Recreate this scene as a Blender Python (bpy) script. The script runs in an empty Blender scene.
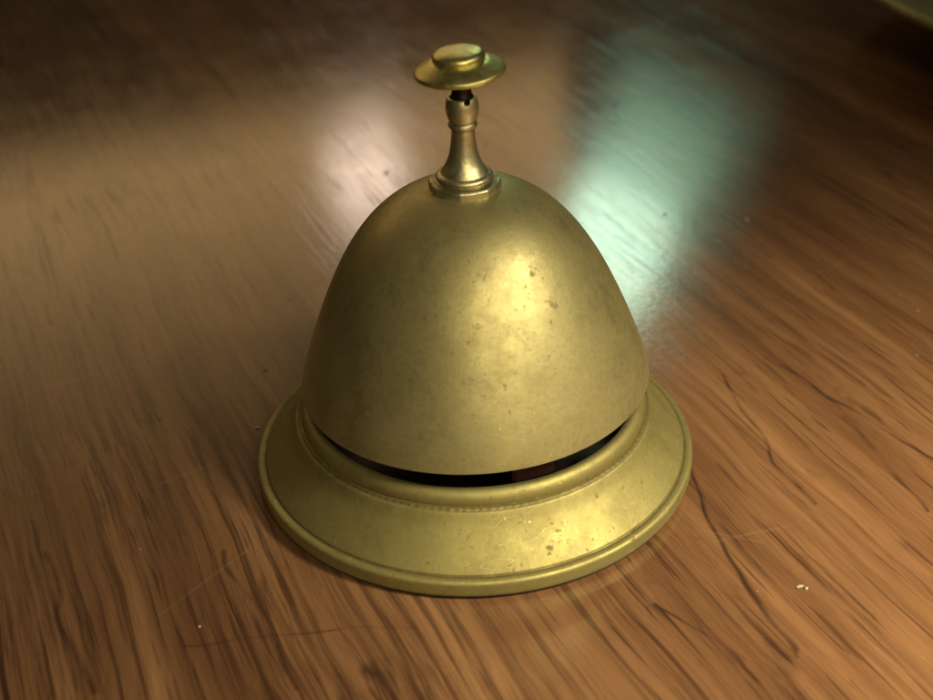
import bpy, bmesh, math, random
from mathutils import Vector, Matrix, noise as mnoise
random.seed(7)
S = 0.043                      # base radius of the bell in metres; profiles below are in units of it
R = math.radians
scene = bpy.context.scene
COL = scene.collection

# ---------------------------------------------------------------- helpers
def link(o, parent=None):
    COL.objects.link(o)
    if parent is not None:
        o.parent = parent
    return o

def empty(name, loc, label, cat):
    o = bpy.data.objects.new(name, None)
    o.empty_display_size = 0.01
    o.location = loc
    o['label'] = label; o['category'] = cat
    return link(o)

def mesh_obj(name, bm, mat, parent=None, smooth=True, angle=40):
    me = bpy.data.meshes.new(name)
    bmesh.ops.recalc_face_normals(bm, faces=bm.faces[:])
    for f in bm.faces: f.smooth = smooth
    for e in bm.edges:
        if len(e.link_faces) == 2 and e.calc_face_angle(0) > R(angle): e.smooth = False
    bm.to_mesh(me); bm.free()
    me.materials.append(mat)
    return link(bpy.data.objects.new(name, me), parent)

def catmull(pts, n=6):
    """smooth curve through pts; a point given with a third value 'c' is a hard corner"""
    out = []
    segs = []; cur = [pts[0]]
    for p in pts[1:]:
        cur.append(p)
        if len(p) == 3:
            segs.append(cur); cur = [p]
    if len(cur) > 1: segs.append(cur)
    for s in segs:
        q = [(a[0], a[1]) for a in s]
        for i in range(len(q)-1):
            p0 = q[i-1] if i else q[i]; p1 = q[i]; p2 = q[i+1]; p3 = q[i+2] if i+2 < len(q) else q[i+1]
            for k in range(n):
                t = k/n
                out.append(tuple(0.5*((2*p1[j]) + (-p0[j]+p2[j])*t + (2*p0[j]-5*p1[j]+4*p2[j]-p3[j])*t*t
                                      + (-p0[j]+3*p1[j]-3*p2[j]+p3[j])*t**3) for j in (0, 1)))
    out.append((pts[-1][0], pts[-1][1]))
    return out

def lathe(profile, seg=256, wob=None, facet=None, closed=False):
    """profile in bell units, spun about z. wob(r,z,a)->(r,z); facet: (zmax, n) polygon cross-section"""
    bm = bmesh.new(); rings = []
    for (r, z) in profile:
        if r < 1e-5:
            rings.append([bm.verts.new((0, 0, z*S))]); continue
        ring = []
        for k in range(seg):
            a = 2*math.pi*k/seg
            rr, zz = (wob(r, z, a) if wob else (r, z))
            if facet and facet[0] <= z <= facet[1]:
                n = facet[2]; h = math.pi/n
                b = ((a+facet[3]) % (2*h)) - h
                rr *= (1-facet[4]) + facet[4]*math.cos(h)/math.cos(b)
            ring.append(bm.verts.new((rr*S*math.cos(a), rr*S*math.sin(a), zz*S)))
        rings.append(ring)
    if closed: rings.append(rings[0])
    for A, B in zip(rings, rings[1:]):
        if len(A) == 1 and len(B) == 1: continue
        for k in range(seg):
            k2 = (k+1) % seg
            if len(A) == 1: bm.faces.new((A[0], B[k], B[k2]))
            elif len(B) == 1: bm.faces.new((A[k], B[0], A[k2]))
            else: bm.faces.new((A[k], B[k], B[k2], A[k2]))
    return bm

# ---------------------------------------------------------------- node helpers
class NT:
    def __init__(self, name):
        self.mat = bpy.data.materials.new(name); self.mat.use_nodes = True
        self.t = self.mat.node_tree; self.n = self.t.nodes; self.l = self.t.links
        self.bsdf = self.n['Principled BSDF']
    def new(self, typ, **kw):
        nd = self.n.new(typ)
        for k, v in kw.items(): setattr(nd, k, v)
        return nd
    def put(self, sock, v):
        if hasattr(v, 'is_linked') or hasattr(v, 'links'): self.l.new(v, sock)
        else: sock.default_value = v
    def math(self, op, a, b=None, c=None, clamp=False):
        nd = self.new('ShaderNodeMath', operation=op, use_clamp=clamp)
        self.put(nd.inputs[0], a)
        if b is not None: self.put(nd.inputs[1], b)
        if c is not None: self.put(nd.inputs[2], c)
        return nd.outputs[0]
    def vmath(self, op, a, b=None, out=0):
        nd = self.new('ShaderNodeVectorMath', operation=op)
        self.put(nd.inputs[0], a)
        if b is not None:
            self.put(nd.inputs[3 if op == 'SCALE' else 1], b)
        return nd.outputs[out]
    def mapping(self, vec, scale=(1, 1, 1), rot=(0, 0, 0), loc=(0, 0, 0)):
        nd = self.new('ShaderNodeMapping')
        self.put(nd.inputs['Vector'], vec)
        nd.inputs['Scale'].default_value = scale; nd.inputs['Rotation'].default_value = rot; nd.inputs['Location'].default_value = loc
        return nd.outputs[0]
    def noise(self, vec, scale, detail=4, rough=.5, dist=0, out='Fac'):
        nd = self.new('ShaderNodeTexNoise')
        self.put(nd.inputs['Vector'], vec); nd.inputs['Scale'].default_value = scale
        nd.inputs['Detail'].default_value = detail; nd.inputs['Roughness'].default_value = rough
        nd.inputs['Distortion'].default_value = dist
        return nd.outputs[out]
    def ramp(self, fac, stops, interp='LINEAR'):
        nd = self.new('ShaderNodeValToRGB'); cr = nd.color_ramp; cr.interpolation = interp
        while len(cr.elements) < len(stops): cr.elements.new(.5)
        for e, (p, c) in zip(cr.elements, stops):
            e.position = p
            e.color = (c, c, c, 1) if isinstance(c, (int, float)) else (*c, 1)
        self.put(nd.inputs[0], fac)
        return nd.outputs[0]
    def mix(self, fac, a, b, mode='MIX'):
        nd = self.new('ShaderNodeMix', data_type='RGBA', blend_type=mode)
        self.put(nd.inputs[0], fac)
        self.put(nd.inputs[6], a if not isinstance(a, tuple) else (*a, 1))
        self.put(nd.inputs[7], b if not isinstance(b, tuple) else (*b, 1))
        return nd.outputs[2]
    def bump(self, h, strength, dist, normal=None):
        nd = self.new('ShaderNodeBump'); nd.inputs['Strength'].default_value = strength; nd.inputs['Distance'].default_value = dist
        self.put(nd.inputs['Height'], h)
        if normal is not None: self.put(nd.inputs['Normal'], normal)
        return nd.outputs[0]
    def obj(self, scale=1/S):
        tc = self.new('ShaderNodeTexCoord')
        return self.mapping(tc.outputs['Object'], (scale,)*3)
    def spots(self, vec, scale, thr, soft, warp=None):
        if warp: 
            w = self.noise(vec, scale*1.7, 2, out='Color')
            vec = self.vmath('ADD', vec, self.vmath('SCALE', self.vmath('SUBTRACT', w, (.5, .5, .5)), warp/scale))
        nd = self.new('ShaderNodeTexVoronoi'); self.put(nd.inputs['Vector'], vec); nd.inputs['Scale'].default_value = scale
        size = self.noise(vec, scale*.35, 2, .6)
        thr_v = self.math('MULTIPLY', self.math('SUBTRACT', size, .42), thr*6)
        return self.math('MULTIPLY', self.math('SUBTRACT', thr_v, nd.outputs['Distance']), 1/soft, clamp=True)

# ---------------------------------------------------------------- materials
def brass(name, base, dark, rough=(.30, .46), metallic=1.0, spot=1.0, fine=1.0, grime=0.0, patina=(.16, .15, .075)):
    m = NT(name); v = m.obj()
    big = m.noise(v, 1.7, 5, .6, .4)
    mid = m.noise(v, 7, 7, .68, .3)
    small = m.noise(v, 42, 5, .7)
    c = m.mix(m.ramp(big, [(.34, 0), (.68, 1)]), base, tuple(b*.72+d*.28 for b, d in zip(base, dark)))
    c = m.mix(m.math('MULTIPLY', m.ramp(mid, [(.42, 0), (.70, 1)]), .65), c, dark)
    c = m.mix(m.math('MULTIPLY', m.ramp(small, [(.46, 0), (.66, 1)]), .36), c, dark)
    # brown tarnish flecks of several sizes
    s1 = m.spots(v, 11, .12, .10, 1.4); s2 = m.spots(v, 24, .24, .18, 1.0); s0 = m.spots(m.mapping(v, (1, 1, .8), loc=(2, 7, 4)), 5.2, .07, .10, 1.6)
    s4 = m.spots(m.mapping(v, (1, 1, 1), loc=(1, 4, 9)), 55, .30, .25, .8)
    flecks = m.math('MAXIMUM', m.math('MULTIPLY', s1, .75), m.math('MULTIPLY', s2, .6))
    flecks = m.math('MAXIMUM', flecks, m.math('MULTIPLY', s0, .7))
    flecks = m.math('MAXIMUM', flecks, m.math('MULTIPLY', s4, .45))
    flecks = m.math('MULTIPLY', flecks, spot, clamp=True)
    c = m.mix(flecks, c, (dark[0]*.40, dark[1]*.34, dark[2]*.35))
    # pale rubbed specks and nicks
    s3 = m.spots(m.mapping(v, (1, 1, .6), loc=(5, 3, 1)), 15, .11, .05, 2.6)
    c = m.mix(m.math('MULTIPLY', s3, .6*spot), c, (.75, .68, .42))
    # hairline scratches: contours of two stretched noises
    h1 = m.math('ABSOLUTE', m.math('SUBTRACT', m.noise(m.mapping(v, (1, 1, 5), (.5, .9, .3)), 3.1, 2, .4), .5))
    h2 = m.math('ABSOLUTE', m.math('SUBTRACT', m.noise(m.mapping(v, (4, .8, 1), (.2, -.6, .8), loc=(3, 3, 3)), 3.7, 2, .4), .5))
    hair = m.math('MAXIMUM', m.ramp(h1, [(0, 1), (.0035, 0)]), m.ramp(h2, [(0, 1), (.0035, 0)]))
    hair = m.math('MULTIPLY', hair, m.ramp(m.noise(v, 3.4, 3, .6), [(.50, 0), (.62, 1)]))
    c = m.mix(m.math('MULTIPLY', hair, .30), c, (.70, .62, .38))
    met = metallic
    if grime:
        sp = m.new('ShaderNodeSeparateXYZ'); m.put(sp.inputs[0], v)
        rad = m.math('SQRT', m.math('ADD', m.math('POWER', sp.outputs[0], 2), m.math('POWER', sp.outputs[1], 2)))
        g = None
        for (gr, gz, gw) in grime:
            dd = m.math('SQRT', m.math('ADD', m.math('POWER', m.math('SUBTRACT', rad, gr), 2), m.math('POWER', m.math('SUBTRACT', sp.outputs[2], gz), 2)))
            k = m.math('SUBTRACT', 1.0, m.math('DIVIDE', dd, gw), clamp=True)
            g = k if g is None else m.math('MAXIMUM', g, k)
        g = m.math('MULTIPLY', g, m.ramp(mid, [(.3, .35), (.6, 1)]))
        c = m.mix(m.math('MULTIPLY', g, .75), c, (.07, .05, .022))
    m.put(m.bsdf.inputs['Base Color'], c)
    # the oxide film is a dull paint-like skin, thicker in some places than in others
    met = m.math('SUBTRACT', metallic, m.math('MULTIPLY', m.ramp(mid, [(.38, 0), (.72, 1)]), .22))
    m.put(m.bsdf.inputs['Metallic'], m.math('SUBTRACT', met, m.math('MULTIPLY', flecks, .4), clamp=True))
    fn = m.noise(v, 60, 4, .7)
    r = m.math('ADD', rough[0], m.math('MULTIPLY', m.ramp(m.math('MULTIPLY_ADD', fn, .35, m.math('MULTIPLY', mid, .65)), [(.3, 0), (.7, 1)]), rough[1]-rough[0]))
    r = m.math('ADD', r, m.math('MULTIPLY', flecks, .2), clamp=True)
    m.put(m.bsdf.inputs['Roughness'], r)
    h = m.math('ADD', m.math('MULTIPLY', fn, .5), m.math('MULTIPLY', small, .8))
    h = m.math('SUBTRACT', h, m.math('MULTIPLY', flecks, .25))
    h = m.math('SUBTRACT', h, m.math('MULTIPLY', hair, .3))
    b = m.bump(h, .13*fine, S*.006)
    b = m.bump(m.noise(v, 3.0, 2, .5), .12*fine, S*.05, b)
    m.put(m.bsdf.inputs['Normal'], b)
    return m.mat

M_DOME = brass('dull_brass', (.46, .42, .205), (.27, .22, .10), (.44, .56), metallic=.88, spot=.8)
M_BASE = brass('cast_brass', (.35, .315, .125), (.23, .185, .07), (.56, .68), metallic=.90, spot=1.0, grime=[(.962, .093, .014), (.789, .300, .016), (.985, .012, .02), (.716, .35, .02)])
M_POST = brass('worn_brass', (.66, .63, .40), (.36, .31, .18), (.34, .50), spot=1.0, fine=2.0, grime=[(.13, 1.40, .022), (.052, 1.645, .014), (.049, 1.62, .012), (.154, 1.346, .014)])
M_BUTTON = brass('polished_brass', (.68, .64, .27), (.42, .37, .14), (.36, .50), spot=.7, fine=1.2)

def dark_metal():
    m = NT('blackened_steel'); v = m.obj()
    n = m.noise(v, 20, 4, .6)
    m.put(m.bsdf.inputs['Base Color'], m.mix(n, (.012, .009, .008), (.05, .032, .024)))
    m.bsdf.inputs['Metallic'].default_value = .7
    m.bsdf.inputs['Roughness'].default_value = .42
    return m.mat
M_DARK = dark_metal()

def copper():
    m = NT('reddish_strap'); v = m.obj()
    n = m.noise(v, 9, 4, .6)
    m.put(m.bsdf.inputs['Base Color'], m.mix(n, (.07, .028, .018), (.04, .015, .011)))
    m.bsdf.inputs['Metallic'].default_value = .6
    m.bsdf.inputs['Roughness'].default_value = .5
    return m.mat
M_RED = copper()

def wood():
    m = NT('varnished_walnut')
    v0 = m.obj()
    G = R(-67)                                   # the way the grain runs on the table
    lw = m.noise(v0, .55, 3, .5, out='Color')
    v1 = m.vmath('ADD', v0, m.vmath('SCALE', m.vmath('SUBTRACT', lw, (.5, .5, .5)), .16))
    # v: x along the grain, y across
    v = m.mapping(v1, (1, 1, 1), (0, 0, -G))
    def stretch(k): return m.mapping(v, (k, 1, 1))
    def st2(k, loc): return m.mapping(v, (k, 1, 1), loc=loc)
    broad = m.noise(stretch(.12), 1.1, 4, .55, .6)
    bands = m.noise(st2(.07, (3, 1, 0)), 3.6, 5, .6, .45)
    streak = m.noise(st2(.018, (9, 4, 0)), 19, 6, .64, .12)
    pores = m.noise(st2(.035, (1, 8, 0)), 34, 3, .6, .2)
    fibre = m.noise(st2(.05, (2, 2, 0)), 80, 3, .6)
    c = m.ramp(m.math('MULTIPLY_ADD', broad, .55, m.math('MULTIPLY', bands, .45)),
               [(.34, (.066, .031, .015)), (.46, (.118, .058, .028)), (.56, (.172, .089, .044)), (.68, (.240, .130, .065))])
    sk = m.ramp(streak, [(.36, .0), (.50, .85), (.62, 1)])
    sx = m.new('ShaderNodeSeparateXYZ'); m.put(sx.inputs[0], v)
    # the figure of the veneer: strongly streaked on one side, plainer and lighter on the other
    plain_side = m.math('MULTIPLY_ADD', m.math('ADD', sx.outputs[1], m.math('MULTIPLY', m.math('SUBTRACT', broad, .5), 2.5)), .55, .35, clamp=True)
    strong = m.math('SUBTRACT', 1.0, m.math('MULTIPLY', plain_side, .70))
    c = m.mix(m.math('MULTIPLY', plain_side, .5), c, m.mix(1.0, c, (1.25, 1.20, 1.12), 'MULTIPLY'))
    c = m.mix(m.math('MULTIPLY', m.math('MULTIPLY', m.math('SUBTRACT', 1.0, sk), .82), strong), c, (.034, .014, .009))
    # long thin dark veins: contour lines of a stretched noise
    vn = m.noise(st2(.016, (4, 6, 0)), 19, 3, .5, .25)
    vm = m.noise(st2(.2, (14, 6, 0)), 1.6, 2, .5)
    vein = m.math('MULTIPLY', m.ramp(vn, [(.575, 0), (.635, 1)]), m.ramp(vm, [(.40, 1), (.58, .15)]))
    c = m.mix(m.math('MULTIPLY', m.math('MULTIPLY', vein, .70), strong), c, (.022, .010, .007))
    po = m.math('MULTIPLY', m.ramp(pores, [(.55, 0), (.66, 1)]), m.ramp(broad, [(.40, 1), (.62, .45)]))
    c = m.mix(m.math('MULTIPLY', po, .85), c, (.022, .009, .006))
    c = m.mix(m.math('MULTIPLY', m.ramp(fibre, [(.35, 0), (.75, 1)]), .30), c, m.mix(1.0, c, (1.9, 1.75, 1.6), 'MULTIPLY'))
    # blotches and dirt
    bl = m.noise(m.mapping(v, (.5, 1, 1), loc=(7, 7, 0)), 5.5, 5, .7)
    c = m.mix(m.math('MULTIPLY', m.ramp(bl, [(.60, 0), (.74, 1)]), .45), c, (.045, .020, .012))
    nw = m.noise(v0, 2.4, 1, .4, out='Color')
    vv = m.vmath('ADD', v0, m.vmath('SCALE', m.vmath('SUBTRACT', nw, (.5, .5, .5)), .16))
    nb = m.noise(v0, 5, 2, .5)
    def seg(a, b, w, warped=True, broken=.5):
        p = vv if warped else v0
        ab = Vector((b[0]-a[0], b[1]-a[1], 0)); L2 = ab.dot(ab)
        pa = m.vmath('SUBTRACT', p, (a[0], a[1], 0))
        t = m.math('MULTIPLY', m.vmath('DOT_PRODUCT', pa, tuple(ab), out=1), 1/L2, clamp=True)
        cs = m.new('ShaderNodeVectorMath', operation='SCALE'); cs.inputs[0].default_value = tuple(ab); m.put(cs.inputs[3], t)
        fl = m.new('ShaderNodeVectorMath', operation='MULTIPLY'); m.put(fl.inputs[0], m.vmath('SUBTRACT', pa, cs.outputs[0])); fl.inputs[1].default_value = (1, 1, 0)
        d = m.vmath('LENGTH', fl.outputs[0], out=1)
        k = m.math('SUBTRACT', 1.0, m.math('DIVIDE', d, w), clamp=True)
        return m.math('MULTIPLY', k, m.ramp(nb, [(broken-.12, .25), (broken+.1, 1)]))
    dark_marks = [((0.965, -0.162), (1.030, -0.646), .026), ((1.030, -0.646), (1.182, -1.341), .028), ((1.093, -1.310), (1.151, -1.434), .06), ((0.717, -1.052), (0.973, -1.372), .018),
                  ((1.256, 0.583), (1.444, -0.426), .022), ((1.522, 0.712), (2.070, -0.204), .024), ((-0.417, -1.352), (-0.357, -1.424), .06),
                  ((-1.842, -0.583), (-1.488, -1.434), .030), ((-1.090, -0.625), (-0.714, -1.413), .022), ((1.765, 0.156), (1.952, -0.583), .02)]
    for a, b, w in dark_marks:
        c = m.mix(m.math('MULTIPLY', seg(a, b, w*.75), .75), c, (.018, .009, .007))
    c = m.mix(m.math('MULTIPLY', seg((-1.163, -1.207), (-0.279, -1.124), .009, True, .50), .6), c, (.02, .010, .008))
    for a, b, w in [((0.960, -0.141), (1.021, -0.604), .013), ((1.021, -0.604), (1.176, -1.372), .016)]:
        c = m.mix(m.math('MULTIPLY', seg(a, b, w*.8, True, .2), .55), c, (.020, .010, .008))
    scr = None
    for a, b, w in [((-1.295, -1.021), (-0.901, -0.530), .007), ((-2.331, 0.637), (-1.728, 0.906), .010), ((-1.557, -0.215), (-1.208, -0.003), .006),
                    ((1.000, -0.687), (1.351, -0.604), .012), ((0.931, -0.604), (1.199, -0.708), .008), ((0.412, 2.109), (1.240, 2.554), .008), ((1.634, 1.340), (2.256, 1.778), .008)]:
        s = seg(a, b, w, False, .5)
        scr = s if scr is None else m.math('MAXIMUM', scr, s)
    c = m.mix(m.math('MULTIPLY', scr, .16), c, (.33, .22, .14))
    m.put(m.bsdf.inputs['Base Color'], c)
    rn = m.noise(v0, 2.2, 5, .65); rf = m.noise(v0, 26, 4, .7)
    r = m.math('ADD', .095, m.math('MULTIPLY', m.ramp(rn, [(.3, 0), (.75, 1)]), .05))
    r = m.math('ADD', r, m.math('MULTIPLY', m.ramp(rf, [(.45, 0), (.8, 1)]), .05))
    r = m.math('ADD', r, m.math('MULTIPLY', po, .07))
    m.put(m.bsdf.inputs['Roughness'], r)
    m.bsdf.inputs['IOR'].default_value = 1.52
    hh = m.math('SUBTRACT', m.math('MULTIPLY', streak, .5), m.math('MULTIPLY', po, .5))
    hh = m.math('SUBTRACT', hh, m.math('MULTIPLY', scr, .25))
    b1 = m.bump(hh, .05, S*.010)
    b2 = m.bump(m.noise(v0, 22, 4, .65), .07, S*.006, b1)
    m.put(m.bsdf.inputs['Normal'], b2)
    return m.mat
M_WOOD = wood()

def plain(name, col, rough, metallic=0, var=.3, scale=20):
    m = NT(name); v = m.obj(); n = m.noise(v, scale, 4, .6)
    m.put(m.bsdf.inputs['Base Color'], m.mix(m.math('MULTIPLY', n, var*2, clamp=True), col, tuple(x*.6 for x in col)))
    m.bsdf.inputs['Roughness'].default_value = rough; m.bsdf.inputs['Metallic'].default_value = metallic
    return m.mat
M_DUST = plain('pale_dust', (.38, .31, .21), .8)
M_CONTACT_SHADE = plain('contact_shade_black', (.02, .014, .01), .95)  # near-black colour standing in for the contact shadow under the base

# ---------------------------------------------------------------- the table
DUST_SPOTS = []
def make_table():
    x0, x1, y0, y1, t, r = -9.5, 9.5, -9.0, 9.5, .55, .18
    bm = bmesh.new()
    rings = []
    # outline rings: inset, z (bottom to top)
    prof = [(r, -t), (.3*r, -t+.3*r), (0, -t+r), (0, -r)] + [(r*(1-math.cos(R(k))), -r+r*math.sin(R(k))) for k in range(6, 91, 6)]
    for ins, z in prof:
        rings.append([bm.verts.new((x*S, y*S, z*S)) for x, y in
                      ((x0+ins, y0+ins), (x1-ins, y0+ins), (x1-ins, y1-ins), (x0+ins, y1-ins))])
    for A, B in zip(rings, rings[1:]):
        for k in range(4): bm.faces.new((A[k], A[(k+1) % 4], B[(k+1) % 4], B[k]))
    bm.faces.new(rings[0][::-1]); bm.faces.new(rings[-1])
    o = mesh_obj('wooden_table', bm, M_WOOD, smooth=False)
    o['label'] = 'varnished dark walnut table top with streaky grain and scratches under the bell'
    o['category'] = 'table'
    return o
make_table()

# ---------------------------------------------------------------- the bell
bell = empty('desk_bell', (0, 0, 0), 'old tarnished brass desk bell with tall dome and push button on the table', 'bell')

def base_wob(r, z, a):
    if .2945 < z < .3036 and r > .774:           # the little rope-like line under the rim bead
        r += .0010*math.sin(a*150) + .0012*mnoise.noise(Vector((math.cos(a)*30, math.sin(a)*30, z*40)))
    return r, z
bp = [(.70, .010), (.966, .010), (.974, .012, 'c'), (.990, .018), (.999, .030), (1.0, .074, 'c'), (.9990, .081), (.996, .087), (.990, .0915), (.982, .0935), (.972, .0935), (.963, .0925, 'c'),
      (.9605, .0945), (.9585, .100, 'c'), (.942, .119), (.910, .154), (.872, .197), (.834, .242), (.808, .284, 'c'), (.804, .290), (.798, .294, 'c'), (.793, .296), (.789, .301), (.783, .303, 'c'),
      (.776, .303, 'c'), (.778, .318), (.775, .338), (.766, .355), (.752, .365), (.738, .367), (.724, .362), (.716, .352, 'c'),
      (.716, .31), (.745, .25), (.785, .17), (.83, .09), (.86, .03, 'c'), (.70, .02)]
bm = lathe(catmull(bp, 6), 900, base_wob)
base = mesh_obj('base', bm, M_BASE, bell, angle=35)

bm = lathe(catmull([(.60, 0), (.958, 0), (.962, .003), (.962, .0095, 'c'), (.60, .0095)], 3), 160)
mesh_obj('contact_shade_pad', bm, M_CONTACT_SHADE, bell)  # dark pad added under the base to draw its contact shadow line
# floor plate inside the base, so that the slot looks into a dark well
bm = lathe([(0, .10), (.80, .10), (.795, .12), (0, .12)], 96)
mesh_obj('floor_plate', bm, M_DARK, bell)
# bell mechanism: central pillar and striker strap
bm = lathe(catmull([(0, .12), (.16, .12), (.16, .2, 'c'), (.06, .22), (.05, .9), (.05, 1.31), (0, 1.31)], 4), 48)
mesh_obj('pillar', bm, M_DARK, bell)
bm = bmesh.new()
def box(bm, c, d, rz=0):
    mt = Matrix.Translation(Vector(c)*S) @ Matrix.Rotation(rz, 4, 'Z') @ Matrix.Diagonal((d[0]*S, d[1]*S, d[2]*S, 1))
    return bmesh.ops.create_cube(bm, size=1, matrix=mt)
box(bm, (.12, -.30, .36), (.16, .56, .035), R(22))
box(bm, (.225, -.56, .365), (.19, .10, .12), R(22))
bmesh.ops.bevel(bm, geom=bm.edges[:], offset=.008*S, segments=2, affect='EDGES')
mesh_obj('striker', bm, M_RED, bell)

# dome: hollow shell
def dome_r(s): return .7765*(max(1-s**1.562, 0))**.458*(1-.2488*s*(1-s))
outer = [(dome_r(s), 0.465+.9135*s) for s in [1-(1-k/70)**1.7 for k in range(71)]]
inner = [(max(dome_r(s)-.035, 0), .465+.875*s) for s in [1-(1-k/40)**1.7 for k in range(41)]]
def dome_wob(r, z, a):
    d = mnoise.noise(Vector((math.cos(a)*r*1.6, math.sin(a)*r*1.6, z*1.6)))*.0035
    return r*(1+d), z
prof = [(.768, .4625), (.774, .463)] + outer[:-1] + [(0, 1.3785)]
lip = [(0, 1.340)] + inner[::-1][1:]
bm = lathe(prof, 256, dome_wob)
dome = mesh_obj('dome', bm, M_DOME, bell, angle=50)
# inner wall of the shell
bm = lathe(lip + [(.768, .4625)], 192, dome_wob)
me2 = bpy.data.meshes.new('tmp'); bmesh.ops.recalc_face_normals(bm, faces=bm.faces[:]); bmesh.ops.reverse_faces(bm, faces=bm.faces[:])
for f in bm.faces: f.smooth = True
bm.to_mesh(me2); bm.free()
bm = bmesh.new(); bm.from_mesh(dome.data); n0 = len(bm.faces); bm.from_mesh(me2); bm.faces.ensure_lookup_table()
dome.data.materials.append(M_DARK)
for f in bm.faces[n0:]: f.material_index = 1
bm.to_mesh(dome.data); bm.free(); bpy.data.meshes.remove(me2)
# the dome sits a touch crooked: the slot is wider on its right
dome.matrix_world = Matrix.Translation((.014*S, 0, 0.002*S)) @ Matrix.Translation((0, 0, .46*S)) @ Matrix.Rotation(R(-1.35), 4, 'Y') @ Matrix.Translation((0, 0, -.46*S))

# post
pp = [(0, 1.345), (.10, 1.345), (.142, 1.355), (.151, 1.361, 'c'), (.151, 1.388), (.144, 1.397, 'c'), (.124, 1.401), (.116, 1.404, 'c'), (.118, 1.414), (.112, 1.424), (.098, 1.430, 'c'),
      (.088, 1.446), (.073, 1.472), (.060, 1.510), (.052, 1.555), (.0475, 1.600), (.049, 1.620, 'c'), (.057, 1.627), (.0595, 1.635), (.057, 1.643), (.053, 1.648, 'c'),
      (.059, 1.662), (.065, 1.684), (.067, 1.706), (.065, 1.728), (.060, 1.744), (.054, 1.751), (.050, 1.750), (.048, 1.744, 'c'), (.045, 1.70), (.04, 1.66), (0, 1.66)]
bm = lathe(catmull(pp, 5), 192, lambda r, z, a: (r*(1+.012*mnoise.noise(Vector((math.cos(a)*2, math.sin(a)*2, z*14)))), z),
           facet=(1.358, 1.399, 8, R(-37), .35))
post = mesh_obj('post', bm, M_POST, bell, angle=22)
# notch worn into the mouth of the post (front)
cb = bmesh.new()
bmesh.ops.create_cone(cb, cap_ends=True, segments=24, radius1=.013*S, radius2=.013*S, depth=.16*S,
                      matrix=Matrix.Translation((.020*S, -.07*S, 1.744*S)) @ Matrix.Rotation(R(90), 4, 'X'))
cut = mesh_obj('cut', cb, M_DARK)
md = post.modifiers.new('b', 'BOOLEAN'); md.object = cut; md.operation = 'DIFFERENCE'; md.solver = 'EXACT'
dg = bpy.context.evaluated_depsgraph_get()
nm = bpy.data.meshes.new_from_object(post.evaluated_get(dg)); post.modifiers.clear(); post.data = nm
nm.materials.clear(); nm.materials.append(M_POST)
bpy.data.objects.remove(cut)

# plunger and push button, leaning a little to the left
bm = lathe(catmull([(0, 1.665), (.040, 1.665, 'c'), (.041, 1.735), (.044, 1.752), (.040, 1.770), (.036, 1.80), (.035, 1.86), (0, 1.86)], 4), 48)
plunger = mesh_obj('plunger', bm, M_DARK, bell)
bt = [(0, 1.842), (.05, 1.842), (.12, 1.845), (.165, 1.849), (.177, 1.854), (.182, 1.863), (.180, 1.872), (.170, 1.880), (.146, 1.892), (.122, 1.903), (.108, 1.907), (.102, 1.909, 'c'),
      (.1035, 1.914), (.1045, 1.923), (.100, 1.934), (.089, 1.942), (.068, 1.947), (.04, 1.950), (0, 1.951)]
def but_wob(r, z, a):
    return r*(1+.012*mnoise.noise(Vector((math.cos(a)*1.5, math.sin(a)*1.5, 3)))), z+.0025*mnoise.noise(Vector((math.cos(a)*2, math.sin(a)*2, 9)))*r/.18
bm = lathe(catmull(bt, 6), 192, but_wob)
button = mesh_obj('button', bm, M_BUTTON, bell, angle=35)
button_drop = -.006*S
tilt = Matrix.Translation((0, 0, 1.8*S)) @ Matrix.Rotation(R(-3.2), 4, 'Y') @ Matrix.Rotation(R(.3), 4, 'X') @ Matrix.Translation((0, 0, -1.8*S))
button.matrix_world = Matrix.Translation((0, 0, button_drop)) @ tilt

# ---------------------------------------------------------------- brass dish, far right
CAM_X = 0.0
dish = empty('brass_dish', (5.70*S, 5.40*S, 0), 'blurred pale brass dish rim at the far corner of the table', 'dish')
dp = [(0, .02), (.9, .02), (.95, .0), (1.0, .0), (1.03, .03), (1.1, .10), (1.6, .22), (2.1, .36), (2.3, .46), (2.37, .50), (2.42, .49), (2.43, .44), (2.38, .41), (2.32, .42)]
dpi = [(2.30, .44), (2.1, .41), (1.6, .27), (1.1, .15), (.9, .07), (0, .07)]
bm = lathe(catmull(dp + dpi, 3), 160)
mesh_obj('bowl', bm, M_BASE, dish)

# ---------------------------------------------------------------- dust and crumbs on the varnish
def dust():
    bm = bmesh.new()
    def fleck(x, y, sx, sy, a, h=.004):
        mt = Matrix.Translation((x*S, y*S, h*.5*S)) @ Matrix.Rotation(a, 4, 'Z') @ Matrix.Diagonal((sx*S, sy*S, h*S, 1))
        r = bmesh.ops.create_icosphere(bm, subdivisions=1, radius=1, matrix=mt)
        for vtx in r['verts']:
            vtx.co += Vector((random.uniform(-1, 1)*sx, random.uniform(-1, 1)*sy, 0))*S*.3
    for q in DUST_SPOTS: fleck(*q)
    for _ in range(70):
        x = random.uniform(-3.5, 3.5); y = random.uniform(-1.5, 6)
        if math.hypot(x, y) < 1.08: continue
        s = random.uniform(.0018, .0042)*(1+max(y, 0)*.18)
        fleck(x, y, s*random.uniform(1, 2.2), s, random.uniform(0, 3.1), .003)
    o = mesh_obj('dust', bm, M_DUST)
    o['kind'] = 'stuff'; o['label'] = 'pale dust flecks and crumbs scattered over the table'; o['category'] = 'dust'

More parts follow.
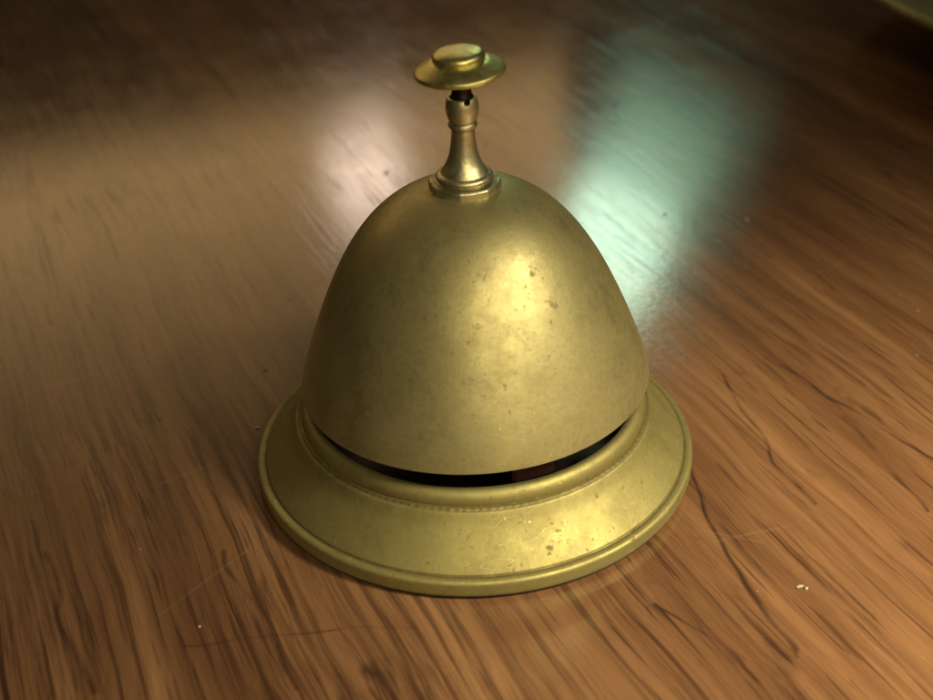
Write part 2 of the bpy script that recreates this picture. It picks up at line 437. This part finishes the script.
for (x, y, k) in [(1.990, 5.065, 1.3), (1.823, 5.273, 1), (1.843, 6.226, 1.5), (1.142, 4.286, .8), (1.733, 2.303, 1.1), (1.243, 2.415, .8), (0.576, 1.228, 1), (2.029, 5.774, 1),
                  (1.535, 6.206, 1.1), (-0.369, 0.718, .8), (-1.072, 0.784, .8), (-1.046, 0.265, .8), (-0.531, 3.206, 1.2), (1.782, 4.222, .8)]:
    DUST_SPOTS.append((x, y, .018*k*(1+y*.05), .013*k, random.uniform(0, 3), .006))
DUST_SPOTS += [(1.291, -0.988, .017, .009, .5, .006), (1.313, -1.000, .009, .007, .5, .006), (-1.114, -1.091, .007, .006, 0, .006)]
dust()

# ---------------------------------------------------------------- lamps
TARGET = Vector((0, 0, .5*S))
def area(name, az, el, dist, sx, sy, power, col, roll=0, at=None, spread=180, aim=None):
    """az from straight ahead (+y) clockwise, degrees; el above the table"""
    l = bpy.data.lights.new(name, 'AREA'); l.shape = 'RECTANGLE'; l.size = sx; l.size_y = sy
    l.energy = power; l.spread = R(spread); l.color = col
    o = bpy.data.objects.new(name, l)
    t = Vector(at)*S if at else TARGET
    d = Vector((math.sin(R(az))*math.cos(R(el)), math.cos(R(az))*math.cos(R(el)), math.sin(R(el))))
    pos = t + d*dist
    if aim: d = (pos - Vector(aim)*S).normalized()
    o.matrix_world = Matrix.Translation(pos) @ (d.to_track_quat('Z', 'Y').to_matrix().to_4x4()) @ Matrix.Rotation(R(roll), 4, 'Z')
    return link(o)
WARM = (1, .80, .52)
area('key_lamp', 122, 40, .43, .085, .085, 1.12, (1, .88, .58), spread=68, aim=(3.7, -3.1, 0))
area('front_fill', 160, 27, .62, .30, .26, .195, (1, .84, .50), spread=44, aim=(.7, -1.9, 0))  # added fill from the camera side, brightens the middle of the dome
# lit wall behind, seen as the sheen on the varnish; its lower edge is where the sheen stops
for top, k in ((24.3, 2.0), (27, 2.0), (30, 1.8), (34, 1.5), (40, 1.1)):
    el, half = (top+19.4)/2, (top-19.4)/2
    sy = 2*2.2*math.tan(R(half))
    area('wall_glow', -24, el, 2.2+half*.004, 2.3, sy, k*1.6*sy, (1, .61, .25), -1)
area('window_glow', 8.3, 25.9, 2.00, .19, .36, .34, (.52, 1, .62), -24, at=(1.05, 2.45, 0))
area('window_glow', 8.8, 25.0, 2.04, .30, .42, .20, (.60, 1, .66), -24, at=(1.08, 2.5, 0))
area('window_core', 6.8, 27.9, 1.96, .17, .22, 1.15, (.68, 1, .75), -24, at=(.90, 1.9, 0))
area('small_lamp', -4.6, 24.4, 2.0, .13, .15, .42, (1, .80, .66), 25, at=(-.62, 3.1, 0))

w = bpy.data.worlds.new('World'); scene.world = w; w.use_nodes = True
bg = w.node_tree.nodes['Background']; bg.inputs[0].default_value = (1, .72, .42, 1); bg.inputs[1].default_value = .02

# ---------------------------------------------------------------- camera
D, EL, PITCH, FPX = 6.0969, R(36.5), R(31.984), 1300
cd = bpy.data.cameras.new('camera'); cam = bpy.data.objects.new('camera', cd); link(cam)
cd.sensor_width = 36; cd.lens = 36*FPX/933
cd.clip_start = .01; cd.clip_end = 20
cd.shift_x = -4.5/933
cd.dof.use_dof = True; cd.dof.focus_distance = 5.55*S; cd.dof.aperture_fstop = cd.lens/2.9
cam.matrix_world = (Matrix.Translation((0, -D*math.cos(EL)*S, D*math.sin(EL)*S)) @ Matrix.Rotation(math.pi/2-PITCH, 4, 'X')
                    @ Matrix.Rotation(R(-2.1), 4, 'Z'))
scene.camera = cam
scene.render.resolution_x = 1024; scene.render.resolution_y = 768
vs = scene.view_settings; vs.view_transform = 'Standard'; vs.look = 'None'; vs.exposure = 0; vs.gamma = 1
